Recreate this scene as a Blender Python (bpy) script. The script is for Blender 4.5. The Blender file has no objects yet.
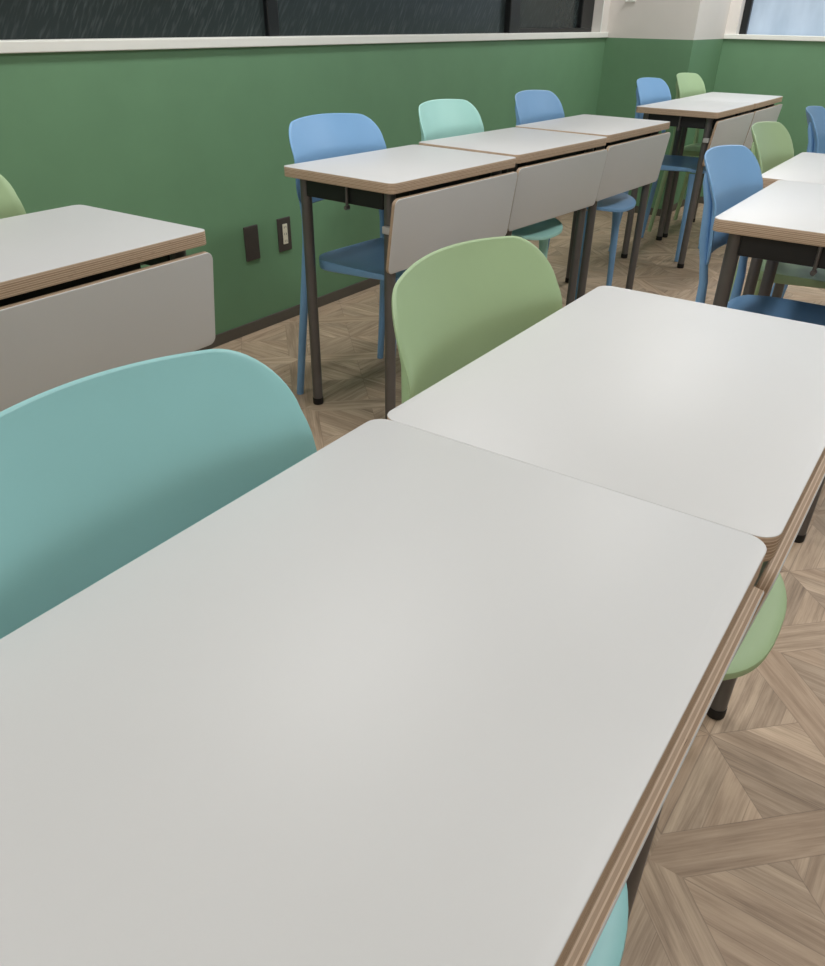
import bpy, bmesh, math, random
from mathutils import Vector, Matrix
random.seed(4)
S = bpy.context.scene
COL = S.collection
R = math.radians
PI = math.pi

# ------------------------------------------------------------------ colour / materials
def lin(r, g, b):
    f = lambda c: (c/255/12.92) if c/255 <= .04045 else ((c/255+.055)/1.055)**2.4
    return (f(r), f(g), f(b), 1)

class NT:
    """tiny helper that writes shader maths as node links"""
    def __init__(self, name):
        self.m = bpy.data.materials.new(name); self.m.use_nodes = True
        self.t = self.m.node_tree; self.n = self.t.nodes
        self.b = next(x for x in self.n if x.type == 'BSDF_PRINCIPLED')
    def put(self, sock, v):
        if v is None: return
        if isinstance(v, bpy.types.NodeSocket): self.t.links.new(v, sock)
        else: sock.default_value = v
    def math(self, op, a, b=None, c=None):
        n = self.n.new('ShaderNodeMath'); n.operation = op
        self.put(n.inputs[0], a); self.put(n.inputs[1], b); self.put(n.inputs[2], c)
        return n.outputs[0]
    def coord(self, kind='Object'):
        return self.n.new('ShaderNodeTexCoord').outputs[kind]
    def sep(self, v):
        n = self.n.new('ShaderNodeSeparateXYZ'); self.put(n.inputs[0], v); return n.outputs
    def comb(self, x, y, z):
        n = self.n.new('ShaderNodeCombineXYZ')
        for i, v in enumerate((x, y, z)): self.put(n.inputs[i], v)
        return n.outputs[0]
    def mapping(self, v, scale=(1, 1, 1), rot=(0, 0, 0)):
        n = self.n.new('ShaderNodeMapping'); self.put(n.inputs[0], v)
        n.inputs['Scale'].default_value = scale; n.inputs['Rotation'].default_value = rot
        return n.outputs[0]
    def noise(self, v, scale=5, detail=3, rough=.5, dist=0):
        n = self.n.new('ShaderNodeTexNoise'); self.put(n.inputs['Vector'], v)
        n.inputs['Scale'].default_value = scale; n.inputs['Detail'].default_value = detail
        n.inputs['Roughness'].default_value = rough; n.inputs['Distortion'].default_value = dist
        return n.outputs[0]
    def white(self, v):
        n = self.n.new('ShaderNodeTexWhiteNoise'); n.noise_dimensions = '3D'
        self.put(n.inputs[0], v); return n.outputs[0]
    def ramp(self, f, stops, interp='LINEAR'):
        n = self.n.new('ShaderNodeValToRGB'); self.put(n.inputs[0], f); cr = n.color_ramp
        cr.interpolation = interp
        while len(cr.elements) < len(stops): cr.elements.new(.5)
        for e, (p, c) in zip(cr.elements, stops): e.position = p; e.color = c
        return n.outputs[0]
    def mix(self, f, a, b, blend='MIX'):
        n = self.n.new('ShaderNodeMix'); n.data_type = 'RGBA'; n.blend_type = blend
        self.put(n.inputs[0], f); self.put(n.inputs[6], a); self.put(n.inputs[7], b)
        return n.outputs[2]
    def sel(self, f, a, b):   # scalar: f ? b : a
        n = self.n.new('ShaderNodeMix'); n.data_type = 'FLOAT'
        self.put(n.inputs[0], f); self.put(n.inputs[2], a); self.put(n.inputs[3], b)
        return n.outputs[0]
    def bump(self, h, strength=.1, dist=.001):
        n = self.n.new('ShaderNodeBump'); self.put(n.inputs['Height'], h)
        n.inputs['Strength'].default_value = strength; n.inputs['Distance'].default_value = dist
        self.put(self.b.inputs['Normal'], n.outputs[0])
    def set(self, color=None, rough=None, metal=None, spec=None):
        self.put(self.b.inputs['Base Color'], color); self.put(self.b.inputs['Roughness'], rough)
        self.put(self.b.inputs['Metallic'], metal); self.put(self.b.inputs['Specular IOR Level'], spec)
        return self.m

def plain(name, rgb, rough=.5, metal=0, spec=.5, var=.04, nscale=30, bump=0, bscale=400):
    k = NT(name); c = lin(*rgb); co = k.coord()
    f = k.noise(co, nscale, 4)
    lo = tuple(x*(1-var) for x in c[:3])+(1,); hi = tuple(min(1, x*(1+var)) for x in c[:3])+(1,)
    col = k.ramp(f, [(.3, lo), (.7, hi)])
    if bump: k.bump(k.noise(co, bscale, 2), bump, .0005)
    return k.set(col, rough, metal, spec)

M = {}
M['laminate'] = plain('white_laminate', (206, 208, 208), .44, spec=.42, var=.012, nscale=3, bump=.03, bscale=900)
M['leg'] = plain('grey_powder_coat', (104, 102, 101), .36, metal=.35, var=.03)
M['black'] = plain('black_steel', (22, 23, 25), .5, var=.05)
M['rubber'] = plain('black_rubber', (16, 16, 17), .6)
M['greyplastic'] = plain('pale_grey_plastic', (188, 188, 186), .5)
M['plate'] = plain('dark_bronze_plate', (74, 69, 66), .42, metal=.2, spec=.4)
M['insert'] = plain('cream_insert', (224, 220, 200), .4)
M['slot'] = plain('socket_slot', (50, 48, 46), .6)
M['base'] = plain('baseboard_vinyl', (92, 88, 80), .5, var=.05)
M['wallwhite'] = plain('white_wallpaper', (226, 222, 216), .8, var=.012, nscale=8, bump=.12, bscale=350)
M['trim'] = plain('white_trim', (238, 240, 234), .4, var=.01)
M['winframe'] = plain('black_window_frame', (14, 17, 19), .35)
M['ceil'] = plain('ceiling_white', (230, 230, 228), .9, var=.02)
M['green'] = plain('green_wall_paint', (109, 150, 115), .5, spec=.4, var=.03, nscale=6, bump=.1, bscale=260)

def plastic(name, rgb):
    return plain(name, rgb, .42, spec=.45, var=.012, nscale=12, bump=.05, bscale=1100)
M['blue'] = plastic('blue_chair_plastic', (124, 170, 214))
M['lime'] = plastic('green_chair_plastic', (167, 194, 150))
M['teal'] = plastic('teal_chair_plastic', (156, 214, 216))
M['mint'] = plastic('mint_chair_plastic', (172, 226, 218))

def ply():
    k = NT('birch_plywood_edge'); co = k.coord(); x, y, z = k.sep(co)
    zz = k.math('ADD', k.math('DIVIDE', z, .0035), 100.85)
    idx = k.math('FLOOR', zz)
    par = k.math('GREATER_THAN', k.math('FRACT', zz), .32)
    rnd = k.white(k.comb(idx, 3.3, 1.7))
    g = k.noise(k.mapping(co, (9, 9, 900)), 6, 4, .6)
    light = k.ramp(g, [(.25, lin(196, 173, 148)), (.8, lin(220, 200, 177))])
    dark = k.ramp(g, [(.25, lin(138, 114, 93)), (.8, lin(176, 150, 124))])
    f = k.math('MULTIPLY', par, k.math('ADD', .55, k.math('MULTIPLY', rnd, .45)))
    col = k.mix(f, light, dark)
    voids = k.math('GREATER_THAN', k.noise(k.mapping(co, (14, 14, 420)), 3, 2), .72)
    col = k.mix(k.math('MULTIPLY', voids, .7), col, lin(66, 48, 40))
    return k.set(col, .55, 0, .3)
M['ply'] = ply()

def floor_mat():
    k = NT('parquet_vinyl'); co = k.coord(); x, y, z = k.sep(co)
    s, hb, sw = .30, .037, .0485
    u = k.math('DIVIDE', k.math('ADD', x, .095+6), s)          # offset: -0.095 -> cell corner
    v = k.math('DIVIDE', k.math('ADD', y, -.79+6), s)
    cu, cv = k.math('FLOOR', u), k.math('FLOOR', v)
    fu0, fv = k.math('FRACT', u), k.math('FRACT', v)
    par = k.math('MODULO', k.math('ADD', cu, cv), 2)
    fu = k.sel(par, fu0, k.math('SUBTRACT', 1, fu0))
    d = k.math('MULTIPLY', k.math('SUBTRACT', fv, fu), s*.70711)
    band = k.math('LESS_THAN', k.math('ABSOLUTE', d), hb)
    up = k.math('GREATER_THAN', fv, fu)
    a = k.sel(up, k.math('SUBTRACT', 1, fu), fu)
    b = k.sel(up, fv, k.math('SUBTRACT', 1, fv))
    mn = k.math('MULTIPLY', k.math('MINIMUM', a, b), s)
    si = k.math('DIVIDE', mn, sw)
    strip, sf = k.math('FLOOR', si), k.math('FRACT', si)
    arm = k.math('LESS_THAN', a, b)                              # 1: runs along y
    # along / across coordinates
    ALx = k.sel(arm, x, y); ACx = k.sel(arm, y, x)
    sg = k.sel(par, 1, -1)
    diagL = k.math('MULTIPLY', k.math('ADD', k.math('MULTIPLY', x, sg), y), .70711)
    diagC = k.math('MULTIPLY', k.math('SUBTRACT', k.math('MULTIPLY', x, sg), y), .70711)
    al = k.sel(band, ALx, diagL); ac = k.sel(band, ACx, diagC)
    # correct: ALx is the across one when arm=1
    al2 = k.sel(band, k.sel(arm, x, y), diagL); ac2 = k.sel(band, k.sel(arm, y, x), diagC)
    ids = k.math('ADD', k.math('MULTIPLY', strip, 3.1), k.math('ADD', k.math('MULTIPLY', arm, 17.3), k.math('MULTIPLY', up, 41.7)))
    ids = k.sel(band, ids, 91.3)
    rnd = k.white(k.comb(cu, cv, ids))
    off = k.math('MULTIPLY', rnd, 13.0)
    gv = k.comb(k.math('ADD', k.math('MULTIPLY', al2, 5.0), off), k.math('MULTIPLY', ac2, 48), off)
    g1 = k.noise(gv, 1.0, 6, .62, .35)
    gv2 = k.comb(k.math('ADD', k.math('MULTIPLY', al2, 7.0), off), k.math('MULTIPLY', ac2, 300), off)
    g2 = k.noise(gv2, 1.0, 3, .6)
    grain = k.math('ADD', k.math('MULTIPLY', g1, .7), k.math('MULTIPLY', g2, .3))
    col = k.ramp(grain, [(.28, lin(106, 90, 75)), (.42, lin(158, 138, 117)), (.55, lin(186, 165, 142)), (.72, lin(208, 188, 164))])
    tone = k.math('ADD', .8, k.math('MULTIPLY', rnd, .34))
    tc = k.comb(tone, tone, tone)
    col = k.mix(1.0, col, tc, 'MULTIPLY')
    warm = k.white(k.comb(cv, cu, k.math('ADD', ids, 5.0)))
    col = k.mix(k.math('MULTIPLY', warm, .3), col, lin(168, 138, 112))
    kn = k.math('GREATER_THAN', k.noise(k.comb(k.math('MULTIPLY', al2, 9), k.math('MULTIPLY', ac2, 18), off), 1.0, 2), .74)
    col = k.mix(k.math('MULTIPLY', kn, .45), col, lin(84, 68, 58))
    # joints
    jb = k.math('LESS_THAN', k.math('ABSOLUTE', k.math('SUBTRACT', k.math('ABSOLUTE', d), hb)), .0008)
    js = k.math('MULTIPLY', k.math('LESS_THAN', sf, .022), k.math('SUBTRACT', 1, band))
    jm = k.math('MULTIPLY', k.math('LESS_THAN', k.math('ABSOLUTE', k.math('SUBTRACT', a, b)), .004), k.math('SUBTRACT', 1, band))
    j = k.math('MAXIMUM', jb, k.math('MAXIMUM', js, jm))
    col = k.mix(k.math('MULTIPLY', j, .34), col, lin(66, 54, 47))
    k.bump(grain, .12, .001)
    return k.set(col, .48, 0, .4)
M['floor'] = floor_mat()

def dark_glass():
    k = NT('dark_patterned_glass'); co = k.coord(); x, y, z = k.sep(co)
    # slanting fine streaks of the woven screen pressed on the glass
    q = k.math('SUBTRACT', y, k.math('MULTIPLY', z, .7))
    st = k.noise(k.comb(k.math('MULTIPLY', q, 95), k.math('MULTIPLY', z, 16), 0), 1.0, 2, .5)
    f = k.math('MULTIPLY', k.ramp(st, [(.5, (0, 0, 0, 1)), (.75, (1, 1, 1, 1))]), k.noise(co, 3, 2))
    col = k.mix(k.math('MULTIPLY', f, .6), lin(44, 52, 52), lin(98, 106, 108))
    return k.set(col, .22, 0, .3)
M['darkglass'] = dark_glass()

def blind_mat():
    k = NT('daylit_blind'); co = k.coord(); x, y, z = k.sep(co)
    n = k.noise(k.comb(k.math('MULTIPLY', x, 9), 0, k.math('MULTIPLY', z, 4)), 1.0, 3)
    col = k.ramp(n, [(.3, lin(148, 166, 184)), (.7, lin(170, 186, 203))])
    k.put(k.b.inputs['Emission Color'], col); k.b.inputs['Emission Strength'].default_value = .32
    return k.set(col, .6)
M['blind'] = blind_mat()

def lampmat():
    k = NT('lamp_diffuser')
    k.b.inputs['Emission Color'].default_value = (1, .98, .95, 1)
    k.b.inputs['Emission Strength'].default_value = 3.0
    return k.set((.9, .9, .9, 1), .5)
M['lamp'] = lampmat()

# ------------------------------------------------------------------ mesh helpers
def link(name, bm, mats, parent=None, smooth=False, loc=None, rot=None):
    bmesh.ops.recalc_face_normals(bm, faces=bm.faces[:])
    me = bpy.data.meshes.new(name); bm.to_mesh(me); bm.free()
    for m in (mats if isinstance(mats, (list, tuple)) else [mats]): me.materials.append(m)
    if smooth:
        for p in me.polygons: p.use_smooth = True
        try: me.set_sharp_from_angle(angle=R(42))
        except Exception: pass
    o = bpy.data.objects.new(name, me); COL.objects.link(o)
    if loc: o.location = loc
    if rot: o.rotation_euler = rot
    if parent: o.parent = parent
    return o

def box(bm, x0, x1, y0, y1, z0, z1, mi=0, bev=0):
    vs = [bm.verts.new((x, y, z)) for x in (x0, x1) for y in (y0, y1) for z in (z0, z1)]
    fs = []
    for q in ((0, 1, 3, 2), (4, 6, 7, 5), (0, 4, 5, 1), (2, 3, 7, 6), (0, 2, 6, 4), (1, 5, 7, 3)):
        f = bm.faces.new([vs[i] for i in q]); f.material_index = mi; fs.append(f)
    if bev:
        es = list({e for f in fs for e in f.edges})
        bmesh.ops.bevel(bm, geom=es, offset=bev, segments=2, profile=.5, affect='EDGES', material=-1)

def tube(bm, pts, radii, n=16, mi=0, flat=None):
    """round bar through points; radii may be (ra, rb) pairs along local axes"""
    pts = [Vector(p) for p in pts]; rings = []
    for i, p in enumerate(pts):
        t = (pts[min(i+1, len(pts)-1)]-pts[max(i-1, 0)]).normalized()
        ax = Vector((1, 0, 0)); ax = (ax-t*ax.dot(t)).normalized(); ay = t.cross(ax)
        r = radii[i]; ra, rb = r if isinstance(r, tuple) else (r, r)
        rings.append([bm.verts.new(p+ax*ra*math.cos(2*PI*j/n)+ay*rb*math.sin(2*PI*j/n)) for j in range(n)])
    for A, B in zip(rings, rings[1:]):
        for j in range(n):
            f = bm.faces.new((A[j], A[(j+1) % n], B[(j+1) % n], B[j])); f.material_index = mi
    bm.faces.new(rings[0][::-1]); bm.faces.new(rings[-1])

def rounded_slab(bm, lx, ly, t, r, bev=.0012, seg=8):
    """slab centred on the origin, thickness along z; 0 = laminate faces, 1 = plywood edge"""
    def ring(inset, z):
        out = []
        for cx, cy, a0 in ((1, 1, 0), (-1, 1, 90), (-1, -1, 180), (1, -1, 270)):
            for i in range(seg+1):
                a = R(a0+90*i/seg)
                out.append(bm.verts.new((cx*(lx/2-r)+(r-inset)*math.cos(a), cy*(ly/2-r)+(r-inset)*math.sin(a), z)))
        return out
    h = t/2
    rs = [ring(bev, -h), ring(0, -h+bev), ring(0, h-bev), ring(bev*.4, h-bev*.35), ring(bev*1.4, h)]
    n = len(rs[0])
    for k, (A, B) in enumerate(zip(rs, rs[1:])):
        for j in range(n):
            f = bm.faces.new((A[j], A[(j+1) % n], B[(j+1) % n], B[j])); f.material_index = 1 if k <= 1 else 0
    f = bm.faces.new(rs[-1]); f.material_index = 0
    f = bm.faces.new(rs[0][::-1]); f.material_index = 0

def tag(o, label=None, cat=None, group=None, kind=None):
    if label: o['label'] = label
    if cat: o['category'] = cat
    if group: o['group'] = group
    if kind: o['kind'] = kind
    return o

def empty(name, loc=(0, 0, 0), rz=0):
    o = bpy.data.objects.new(name, None); COL.objects.link(o)
    o.location = loc; o.rotation_euler = (0, 0, rz); o.empty_display_size = .1
    return o

def copy_tree(o, parent=None):
    c = o.copy(); COL.objects.link(c)
    if parent: c.parent = parent
    for ch in list(o.children): copy_tree(ch, c)
    return c

# ------------------------------------------------------------------ room shell
XW = -2.2395          # left wall face
YC = 5.263            # pillar face
YB = 5.856            # far wall face
XP = -1.695           # pillar side
XR, YF, ZC = 3.6, -2.6, 2.55
ZG = .977             # top of the green paint

def struct(name, bm, mats, parent=None, **k):
    o = link(name, bm, mats, parent, **k)
    if not parent: o['kind'] = 'structure'
    return o

bm = bmesh.new(); box(bm, XW-.2, XR+.1, YF-.1, YB+.2, -.08, 0); struct('floor', bm, M['floor'])
bm = bmesh.new(); box(bm, XW-.2, XR+.1, YF-.1, YB+.2, ZC, ZC+.08); struct('ceiling', bm, M['ceil'])
W = [M['green'], M['wallwhite']]
WY0, WY1, WZ0, WZ1 = -1.6, 5.16, .985, 2.15      # opening of the long window
bm = bmesh.new()
box(bm, XW-.18, XW, YF, YC, 0, ZG, 0)
box(bm, XW-.18, XW, YF, YC, ZG, WZ0, 1)
box(bm, XW-.18, XW, YF, YC, WZ1, ZC, 1)
box(bm, XW-.18, XW, YF, WY0, WZ0, WZ1, 1)
box(bm, XW-.18, XW, WY1, YC, WZ0, WZ1, 1)
struct('wall_left', bm, W)
bm = bmesh.new()
box(bm, XW-.18, XP, YC, YB+.18, 0, ZG, 0); box(bm, XW-.18, XP, YC, YB+.18, ZG, ZC, 1)
struct('wall_pillar', bm, W)
VX0, VX1 = -1.625, 1.7
bm = bmesh.new()
box(bm, XP, XR, YB, YB+.18, 0, ZG, 0); box(bm, XP, XR, YB, YB+.18, ZG, WZ0, 1)
box(bm, XP, XR, YB, YB+.18, WZ1, ZC, 1)
box(bm, XP, VX0, YB, YB+.18, WZ0, WZ1, 1); box(bm, VX1, XR, YB, YB+.18, WZ0, WZ1, 1)
struct('wall_back', bm, W)
bm = bmesh.new(); box(bm, XR, XR+.1, YF, YB, 0, ZC, 0); struct('wall_right', bm, M['wallwhite'])
bm = bmesh.new(); box(bm, XW-.18, XR, YF-.1, YF, 0, ZC, 0); struct('wall_front', bm, M['wallwhite'])

# baseboards
bm = bmesh.new(); box(bm, XW, XW+.006, YF, YC, 0, .044, 0, .002); struct('baseboard_left', bm, M['base'])
bm = bmesh.new(); box(bm, XW+.006, XP+.006, YC-.006, YC, 0, .044, 0, .002)
box(bm, XP, XP+.006, YC, YB-.006, 0, .044, 0, .002); struct('baseboard_pillar', bm, M['base'])
bm = bmesh.new(); box(bm, XP, XR, YB-.006, YB, 0, .044, 0, .002); struct('baseboard_back', bm, M['base'])

# sills
bm = bmesh.new(); box(bm, XW-.075, XW+.014, WY0-.03, YC-.001, ZG, 1.005, 0, .0025); struct('trim_1', bm, M['trim'])
bm = bmesh.new(); box(bm, XP+.001, VX1+.05, YB-.014, YB+.075, ZG, 1.003, 0, .0025); struct('trim_2', bm, M['trim'])
# white corner bead beside the pillar
bm = bmesh.new(); box(bm, XW-.002, XW+.003, WY1, WY1+.012, 1.005, WZ1, 0, .001); struct('trim_3', bm, M['trim'])

# long dark window on the left wall: fixed lights divided by mullions, an inset sash at the far end
xf = XW-.062
wnd = empty('window_1', (xf, 0, 1.0)); wnd['kind'] = 'structure'
bm = bmesh.new()
z1 = WZ1-1.0
box(bm, -.05, .0, WY0, WY1, z1-.05, z1)
box(bm, -.05, .0, WY0, WY0+.04, .0, z1)
for y in (.25, 2.382): box(bm, -.05, .0, y, y+.055, .0, z1, 0, .003)
link('window_frame', bm, M['winframe'], wnd)
for i, (a, b) in enumerate(((WY0+.04, .25), (.305, 2.382), (2.437, 4.13))):
    bm = bmesh.new(); box(bm, -.03, -.02, a, b, .0, z1-.05); link('pane', bm, M['darkglass'], wnd)
bm = bmesh.new()
box(bm, -.05, .012, 4.13, 4.235, .0, z1-.02, 0, .004); box(bm, -.05, .008, 4.235, WY1, .0, .026, 0, .004)
box(bm, -.05, .008, WY1-.16, WY1, .026, z1-.02, 0, .004); box(bm, -.05, .008, 4.235, WY1-.16, z1-.06, z1-.02)
sash = link('sash', bm, M['winframe'], wnd)
bm = bmesh.new(); box(bm, -.03, -.02, 4.235, WY1-.16, .026, z1-.06); link('pane', bm, M['darkglass'], sash)

# daylit window on the far wall
yf = YB+.062
wn2 = empty('window_2', (0, yf, 1.0)); wn2['kind'] = 'structure'
bm = bmesh.new()
box(bm, VX0, VX0+.042, .0, .05, -.0, z1, 0, .003); box(bm, VX1-.042, VX1, .0, .05, 0, z1, 0, .003)
box(bm, VX0+.042, VX1-.042, .0, .05, z1-.045, z1); box(bm, .02, .06, 0, .05, 0, z1-.045, 0, .003)
link('window_frame', bm, M['winframe'], wn2)
bm = bmesh.new(); box(bm, VX0+.042, .02, .03, .034, .0, z1-.045); link('roller_blind', bm, M['blind'], wn2)
bm = bmesh.new(); box(bm, .06, VX1-.042, .03, .034, .0, z1-.045); link('roller_blind', bm, M['blind'], wn2)

# small white bracket on the pillar
bm = bmesh.new(); box(bm, -.03, .03, -.012, 0, -.006, .006, 0, .003)
box(bm, -.03, -.02, -.022, -.012, -.006, .006, 0, .002)
tag(link('wall_hook', bm, M['trim'], loc=(-2.11, YC, 1.165)), 'small white hook on the white upper face of the pillar', 'hook')

# wall plates
def wall_plate(y, outlet):
    r = empty('outlet_plate' if outlet else 'blank_plate', (XW-.001, y, .34))
    bm = bmesh.new(); box(bm, 0, .008, -.036, .036, -.063, .063, 0, .003)
    link('cover_plate', bm, M['plate'], r)
    if outlet:
        bm = bmesh.new(); box(bm, .008, .0105, -.013, .013, -.036, .04, 0, .001)
        ins = link('socket_insert', bm, M['insert'], r)
        for k in range(3):
            bm = bmesh.new(); z = -.024+k*.026
            box(bm, .0105, .0109, -.006, -.004, z-.004, z+.004); box(bm, .0105, .0109, .004, .006, z-.004, z+.004)
            link('socket_slot', bm, M['slot'], ins)
        tag(r, 'dark outlet plate with a cream socket strip on the green wall', 'outlet')
    else:
        tag(r, 'blank dark grey cover plate on the green wall', 'wall plate')
wall_plate(2.135, False); wall_plate(2.315, True)

# ------------------------------------------------------------------ tables
TL, TD, TH, TT = .598, .401, .72, .026
def make_table():
    r = empty('folding_table')
    bm = bmesh.new(); rounded_slab(bm, TD, TL, TT, .019, .0006)
    link('tabletop', bm, [M['laminate'], M['ply']], r, True, loc=(0, 0, TH-TT/2))
    # privacy panel hung under the front edge, its foot tucked in
    bm = bmesh.new(); rounded_slab(bm, .195, TL-.008, .012, .017, .0013)
    tilt = R(7.5)
    pan = link('modesty_panel', bm, [M['laminate'], M['ply']], r, True,
               loc=(TD/2-.0105, 0, .5855), rot=(0, PI/2+tilt, 0))
    for sx in (-1, 1):
        for sy in (-1, 1):
            x, y = sx*(TD/2-.046), sy*(TL/2-.046)
            bm = bmesh.new(); tube(bm, [(x, y, .016), (x, y, TH-TT)], [.016, .016], 20)
            lg = link('leg', bm, M['leg'], r, True)
            bm = bmesh.new(); tube(bm, [(x, y, 0), (x, y, .003), (x, y, .022)], [.016, .0172, .0172], 20)
            link('foot_cap', bm, M['rubber'], lg, True)
    zt = TH-TT
    bm = bmesh.new()
    for sy in (-1, 1):
        y = sy*(TL/2-.046)
        box(bm, -TD/2+.06, TD/2-.06, y-.013, y+.013, zt-.05, zt, 0, .003)
    box(bm, -.1, -.07, -TL/2+.06, TL/2-.06, zt-.028, zt-.002, 0, .003)
    box(bm, .07, .1, -TL/2+.06, TL/2-.06, zt-.028, zt-.002, 0, .003)
    link('under_frame', bm, M['black'], r)
    # open storage tray under the top
    bm = bmesh.new()
    box(bm, -.135, .15, -.165, .165, zt-.058, zt-.054)
    box(bm, .146, .15, -.165, .165, zt-.054, zt-.004)
    box(bm, -.135, .146, -.165, -.161, zt-.054, zt-.004)
    box(bm, -.135, .146, .161, .165, zt-.054, zt-.004)
    link('book_tray', bm, M['black'], r)
    for sy in (-1, 1):
        bm = bmesh.new(); y = sy*(TL/2-.026)
        tube(bm, [(.02, y, zt-.056), (.02, y, zt)], [.004, .004], 10)
        tube(bm, [(.02, y-.007, zt-.058), (.02, y+.007, zt-.058)], [.006, .006], 10)
        link('latch_lever', bm, M['leg'], r, True)
        bm = bmesh.new(); y = sy*(TL/2-.03)
        box(bm, TD/2-.052, TD/2-.022, y-.011, y+.011, .588, .608, 0, .003)
        link('panel_bracket', bm, M['greyplastic'], r)
    return r

tables = [  # x, y, rot, label
 (-.2490, .2925, .8, 'white table in the foreground, nearest to the camera and filling the lower left'),
 (-.2534, .8907, .8, 'white table adjoining the far end of the nearest foreground table'),
 (-1.414, .751, 1.2, 'white table at the left edge of the photo, a gap before the row of three'),
 (-1.4165, 1.985, -3.27, 'nearest of the three joined tables along the green wall, beside the outlets'),
 (-1.4001, 2.625, -4.27, 'middle table of the three joined along the green wall'),
 (-1.3867, 3.263, -2.47, 'farthest of the three joined tables along the green wall'),
 (-1.3316, 4.374, -1.0, 'nearer of the two joined tables in front of the pillar corner'),
 (-1.3278, 4.976, .2, 'farther of the two joined tables in front of the pillar corner'),
 (-.2683, 2.093, .5, 'white table at the right edge with a blue chair at its near corner'),
 (-.334, 2.694, .7, 'white table at the right edge, behind the one with the blue chair'),
]
T0 = make_table(); TAB = []
for i, (x, y, a, lab) in enumerate(tables):
    t = T0 if i == 0 else copy_tree(T0)
    t.location = (x, y, 0); t.rotation_euler = (0, 0, R(a))
    tag(t, lab, 'table', 'classroom folding tables'); TAB.append(t)

# ------------------------------------------------------------------ chairs
CH = dict(W=.191, ztop=.809, zbot=.600, r=.061, ry=.056, rb=.045, curve=.046, t=.005)
def back_pt(u, z):
    """front surface of the backrest: u = y, z = height; reclined, concave in plan"""
    k = CH['ztop']-z
    f = .391*k+.233*k*abs(k) if k < .08 else .0328+.09*(k-.08)     # straightens below the lumbar line
    return Vector((f-CH['curve']*(1-1.085*max(k, 0))*(1-(u/CH['W'])**2), u, z))
def half_w(z):
    zt, zb, r, ry, rb = CH['ztop'], CH['zbot'], CH['r'], CH['ry'], CH['rb']
    w = CH['W']+.116*min(zt-z, .15)
    if z > zt-r: w = CH['W']+.116*r-ry+ry*math.sqrt(max(0, 1-((z-(zt-r))/r)**2))
    if z < zb+rb: w -= rb-math.sqrt(max(0, rb*rb-(zb+rb-z)**2))
    return max(w, .01)
def make_back():
    bm = bmesh.new(); zt, zb, r, rb = CH['ztop'], CH['zbot'], CH['r'], CH['rb']
    zs = [zb+rb*(1-math.cos(PI/2*i/8)) for i in range(8)]
    zs += [zb+rb+(zt-r-zb-rb)*i/8 for i in range(8)]
    zs += [zt-r+r*math.sin(PI/2*i/12) for i in range(13)]
    NU = 32; fr = []
    for z in zs:
        w = half_w(z); row = []
        for j in range(NU+1):
            s = -1+2*j/NU; u = w*(s if abs(s) < 1 else s)
            zz = z+.013*(1-(u/CH['W'])**2)*min(1, max(0, (z-.7)/.12))      # gently arched top
            row.append(back_pt(u, zz))
        fr.append(row)
    n_r = len(fr)
    nor = [[None]*(NU+1) for _ in range(n_r)]
    for i in range(n_r):
        for j in range(NU+1):
            du = Vector((2*CH['curve']*fr[i][j].y/CH['W']**2, 1, 0))
            kk = CH['ztop']-fr[i][j].z; dz = Vector((-.391-.466*abs(kk) if kk < .08 else -.09, 0, 1)); nor[i][j] = du.cross(dz).normalized()
    t = CH['t']
    F = [[bm.verts.new(p) for p in row] for row in fr]
    B = [[bm.verts.new(fr[i][j]-nor[i][j]*t) for j in range(NU+1)] for i in range(n_r)]
    for i in range(n_r-1):
        for j in range(NU):
            bm.faces.new((F[i][j], F[i][j+1], F[i+1][j+1], F[i+1][j]))
            bm.faces.new((B[i][j+1], B[i][j], B[i+1][j], B[i+1][j+1]))
    loop = [(0, j) for j in range(NU)]+[(i, NU) for i in range(n_r-1)]+[(n_r-1, j) for j in range(NU, 0, -1)]+[(i, 0) for i in range(n_r-1, 0, -1)]
    cen = Vector((0, 0, .72)); m = len(loop); mid = []
    for q in range(m):
        i, j = loop[q]; a = fr[loop[q-1][0]][loop[q-1][1]]; b = fr[loop[(q+1) % m][0]][loop[(q+1) % m][1]]
        out = (b-a).cross(nor[i][j]).normalized()
        mid.append(bm.verts.new(fr[i][j]-nor[i][j]*t/2+out*.0028))
    for q in range(m):
        q2 = (q+1) % m; i, j = loop[q]; i2, j2 = loop[q2]
        bm.faces.new((F[i][j], F[i2][j2], mid[q2], mid[q])); bm.faces.new((mid[q], mid[q2], B[i2][j2], B[i][j]))
    bmesh.ops.remove_doubles(bm, verts=bm.verts[:], dist=.00005)
    return bm

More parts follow.
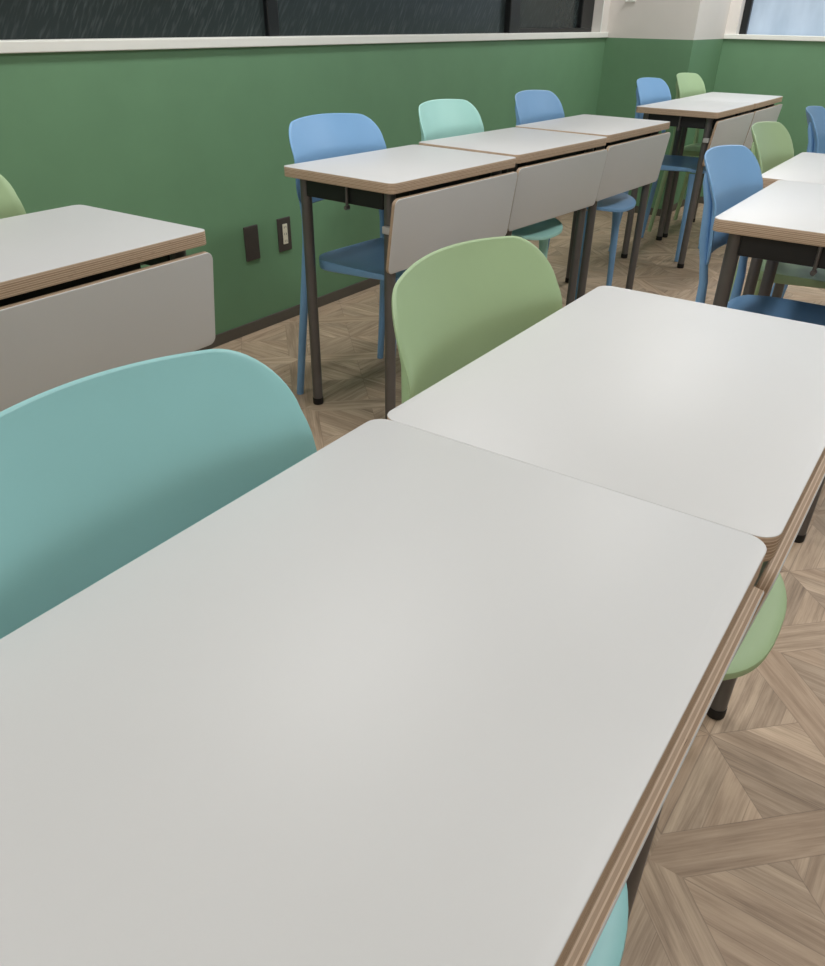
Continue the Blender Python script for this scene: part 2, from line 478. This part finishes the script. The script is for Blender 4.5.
def seat_outline(a):
    """plan outline of the seat, superellipse that narrows to the back and bows to the front"""
    c, s = math.cos(a), math.sin(a)
    ex = 2/(2.3 if c > 0 else 5.5)
    x = math.copysign(abs(c)**ex, c); y = math.copysign(abs(s)**(2/4.0), s)
    if c > 0: y = math.copysign(abs(s)**(2/2.7), s)
    return x, y
def make_seat():
    bm = bmesh.new(); N = 72; x0, hx, hy = .257, .210, .192
    def zz(x, y, f):
        dish = -.014*(1-(f)**2)
        back = .012*max(0, (.10-x)/.08)
        front = -.012*max(0, (x-.38)/.075)**1.5
        wings = .010*(abs(y)/hy)**3*(1 if x < .35 else .3)
        return .447+dish+back+front+wings
    rings = []
    for f in (.12, .3, .5, .68, .82, .92, .975, 1.0):
        ring = []
        for i in range(N):
            ex, ey = seat_outline(2*PI*i/N); x, y = x0+hx*ex*f, hy*ey*f
            d = -.002 if f == 1 else 0
            ring.append(bm.verts.new((x, y, zz(x, y, f)+d)))
        rings.append(ring)
    for (f, dz) in ((1.004, -.010), (.998, -.028), (.975, -.031), (.96, -.014), (.8, -.012), (.4, -.012)):
        ring = []
        for i in range(N):
            ex, ey = seat_outline(2*PI*i/N); x, y = x0+hx*ex*f, hy*ey*f
            ring.append(bm.verts.new((x, y, zz(x, y, min(f, 1))+dz*(1-.55*min(1, max(0, (x-.1)/.3))))))
        rings.append(ring)
    for A, B in zip(rings, rings[1:]):
        for i in range(N): bm.faces.new((A[i], A[(i+1) % N], B[(i+1) % N], B[i]))
    bm.faces.new(rings[0][::-1]); bm.faces.new(rings[-1])
    return bm

def make_chair(m):
    r = empty('shell_chair')
    link('backrest', make_back(), m, r, True)
    link('seat', make_seat(), m, r, True)
    for s in (-1, 1):
        bm = bmesh.new()
        P = [(-.002, .211, 0), (.014, .205, .15), (.029, .197, .30), (.039, .188, .42), (.041, .182, .50), (.037, .177, .56), (.0255, .172, .61), (.0165, .169, .65), (.012, .166, .69), (.0055, .161, .73), (-.0095, .155, .77), (-.0145, .151, .788)]
        RR = [.0115, .0122, .013, .0135, .0115, .010, (.0095, .0105), (.012, .011), (.011, .011), (.009, .0095), (.0075, .008), (.004, .004)]
        tube(bm, [(x, s*y, z) for x, y, z in P], RR, 16)
        link('rear_leg', bm, m, r, True)
        bm = bmesh.new()
        P = [(.362, .178, 0), (.360, .170, .15), (.356, .160, .32), (.352, .152, .425)]
        tube(bm, [(x, s*y, z) for x, y, z in P], [.0115, .0135, .0165, .021], 16)
        link('front_leg', bm, m, r, True)
    return r

PROTO = {}
def chair(x, y, rot, col, label):
    if col not in PROTO:
        c = PROTO[col] = make_chair(M[col])
    else:
        c = copy_tree(PROTO[col])
    c.location = (x, y, 0); c.rotation_euler = (0, 0, R(rot))
    tag(c, label, 'chair', 'coloured plastic chairs at the tables'); return c

chair(-.506, .308, 2.8, 'teal', 'large teal plastic chair in the foreground, behind the nearest white table')
chair(-.504, .865, 1.4, 'lime', 'green plastic chair behind the second foreground table, in the centre of the photo')
chair(-1.706, .741, .3, 'lime', 'green plastic chair cut by the left edge of the photo')
chair(-1.673, 1.974, -2.8, 'blue', 'blue plastic chair beside the wall outlets, first behind the row of three tables')
chair(-1.685, 2.625, .9, 'mint', 'pale mint plastic chair between two blue ones along the green wall')
chair(-1.647, 3.244, .6, 'blue', 'blue plastic chair third behind the row of three tables, after the mint one')
chair(-1.594, 4.418, -2, 'blue', 'blue plastic chair in front of the pillar, beside the farthest green chair')
chair(-1.597, 5.016, -2, 'lime', 'farthest green plastic chair, at the pillar corner')
chair(-.517, 2.058, .3, 'blue', 'blue plastic chair at the near corner of the right-hand tables')
chair(-.577, 2.676, .7, 'lime', 'green plastic chair behind the blue one at the right-hand tables')
chair(-.572, 3.34, 4, 'blue', 'blue plastic chair cut by the right edge of the photo, beyond the white tables')

# ------------------------------------------------------------------ lighting
def ceiling_light(x, y, lab):
    r = empty('ceiling_light', (x, y, ZC))
    bm = bmesh.new(); box(bm, -.16, .16, -.63, .63, -.05, 0, 0, .004); link('housing', bm, M['trim'], r)
    bm = bmesh.new(); box(bm, -.145, .145, -.61, .61, -.056, -.05); link('diffuser', bm, M['lamp'], r)
    tag(r, lab, 'ceiling light', 'ceiling lights')
    l = bpy.data.lights.new('lamp', 'AREA'); l.shape = 'RECTANGLE'; l.size = .3; l.size_y = 1.22
    l.energy = 21; l.color = (1.0, .99, .985)
    o = bpy.data.objects.new('lamp', l); COL.objects.link(o); o.location = (x, y, ZC-.06)
for i, (x, y) in enumerate(((-1.5, -1.8), (-1.5, 1.75), (-1.4, 5.0), (.35, -1.8), (.35, 1.75), (.35, 5.0))):
    ceiling_light(x, y, 'white ceiling light panel overhead, '+('left' if x < 0 else 'right')+' row, '+('behind the camera', 'above the near tables', 'above the far tables')[i % 3])

w = bpy.data.worlds.new('world'); S.world = w; w.use_nodes = True
bg = w.node_tree.nodes['Background']; bg.inputs[0].default_value = (.6, .7, .85, 1); bg.inputs[1].default_value = .5

# ------------------------------------------------------------------ camera
yaw, pitch, roll = .60362541, .57875195, .01608696
cy, sy, cp, sp = math.cos(yaw), math.sin(yaw), math.cos(pitch), math.sin(pitch)
fwd = Vector((-sy*cp, cy*cp, -sp)); right = Vector((cy, sy, 0)); up = right.cross(fwd)
cr, sr = math.cos(roll), math.sin(roll)
r2 = right*cr+up*sr; u2 = up*cr-right*sr
cam = bpy.data.cameras.new('camera'); co = bpy.data.objects.new('camera', cam); COL.objects.link(co)
co.matrix_world = Matrix(((r2.x, u2.x, -fwd.x, 0), (r2.y, u2.y, -fwd.y, 0), (r2.z, u2.z, -fwd.z, 1.07537), (0, 0, 0, 1)))
cam.sensor_fit = 'HORIZONTAL'; cam.sensor_width = 36; cam.lens = 770.04/825*36
cam.shift_y = 35.49/825; cam.clip_start = .02
S.camera = co

S.view_settings.view_transform = 'Standard'; S.view_settings.look = 'None'
S.view_settings.gamma = 1; S.view_settings.use_curve_mapping = False
S.view_settings.exposure = 0.0
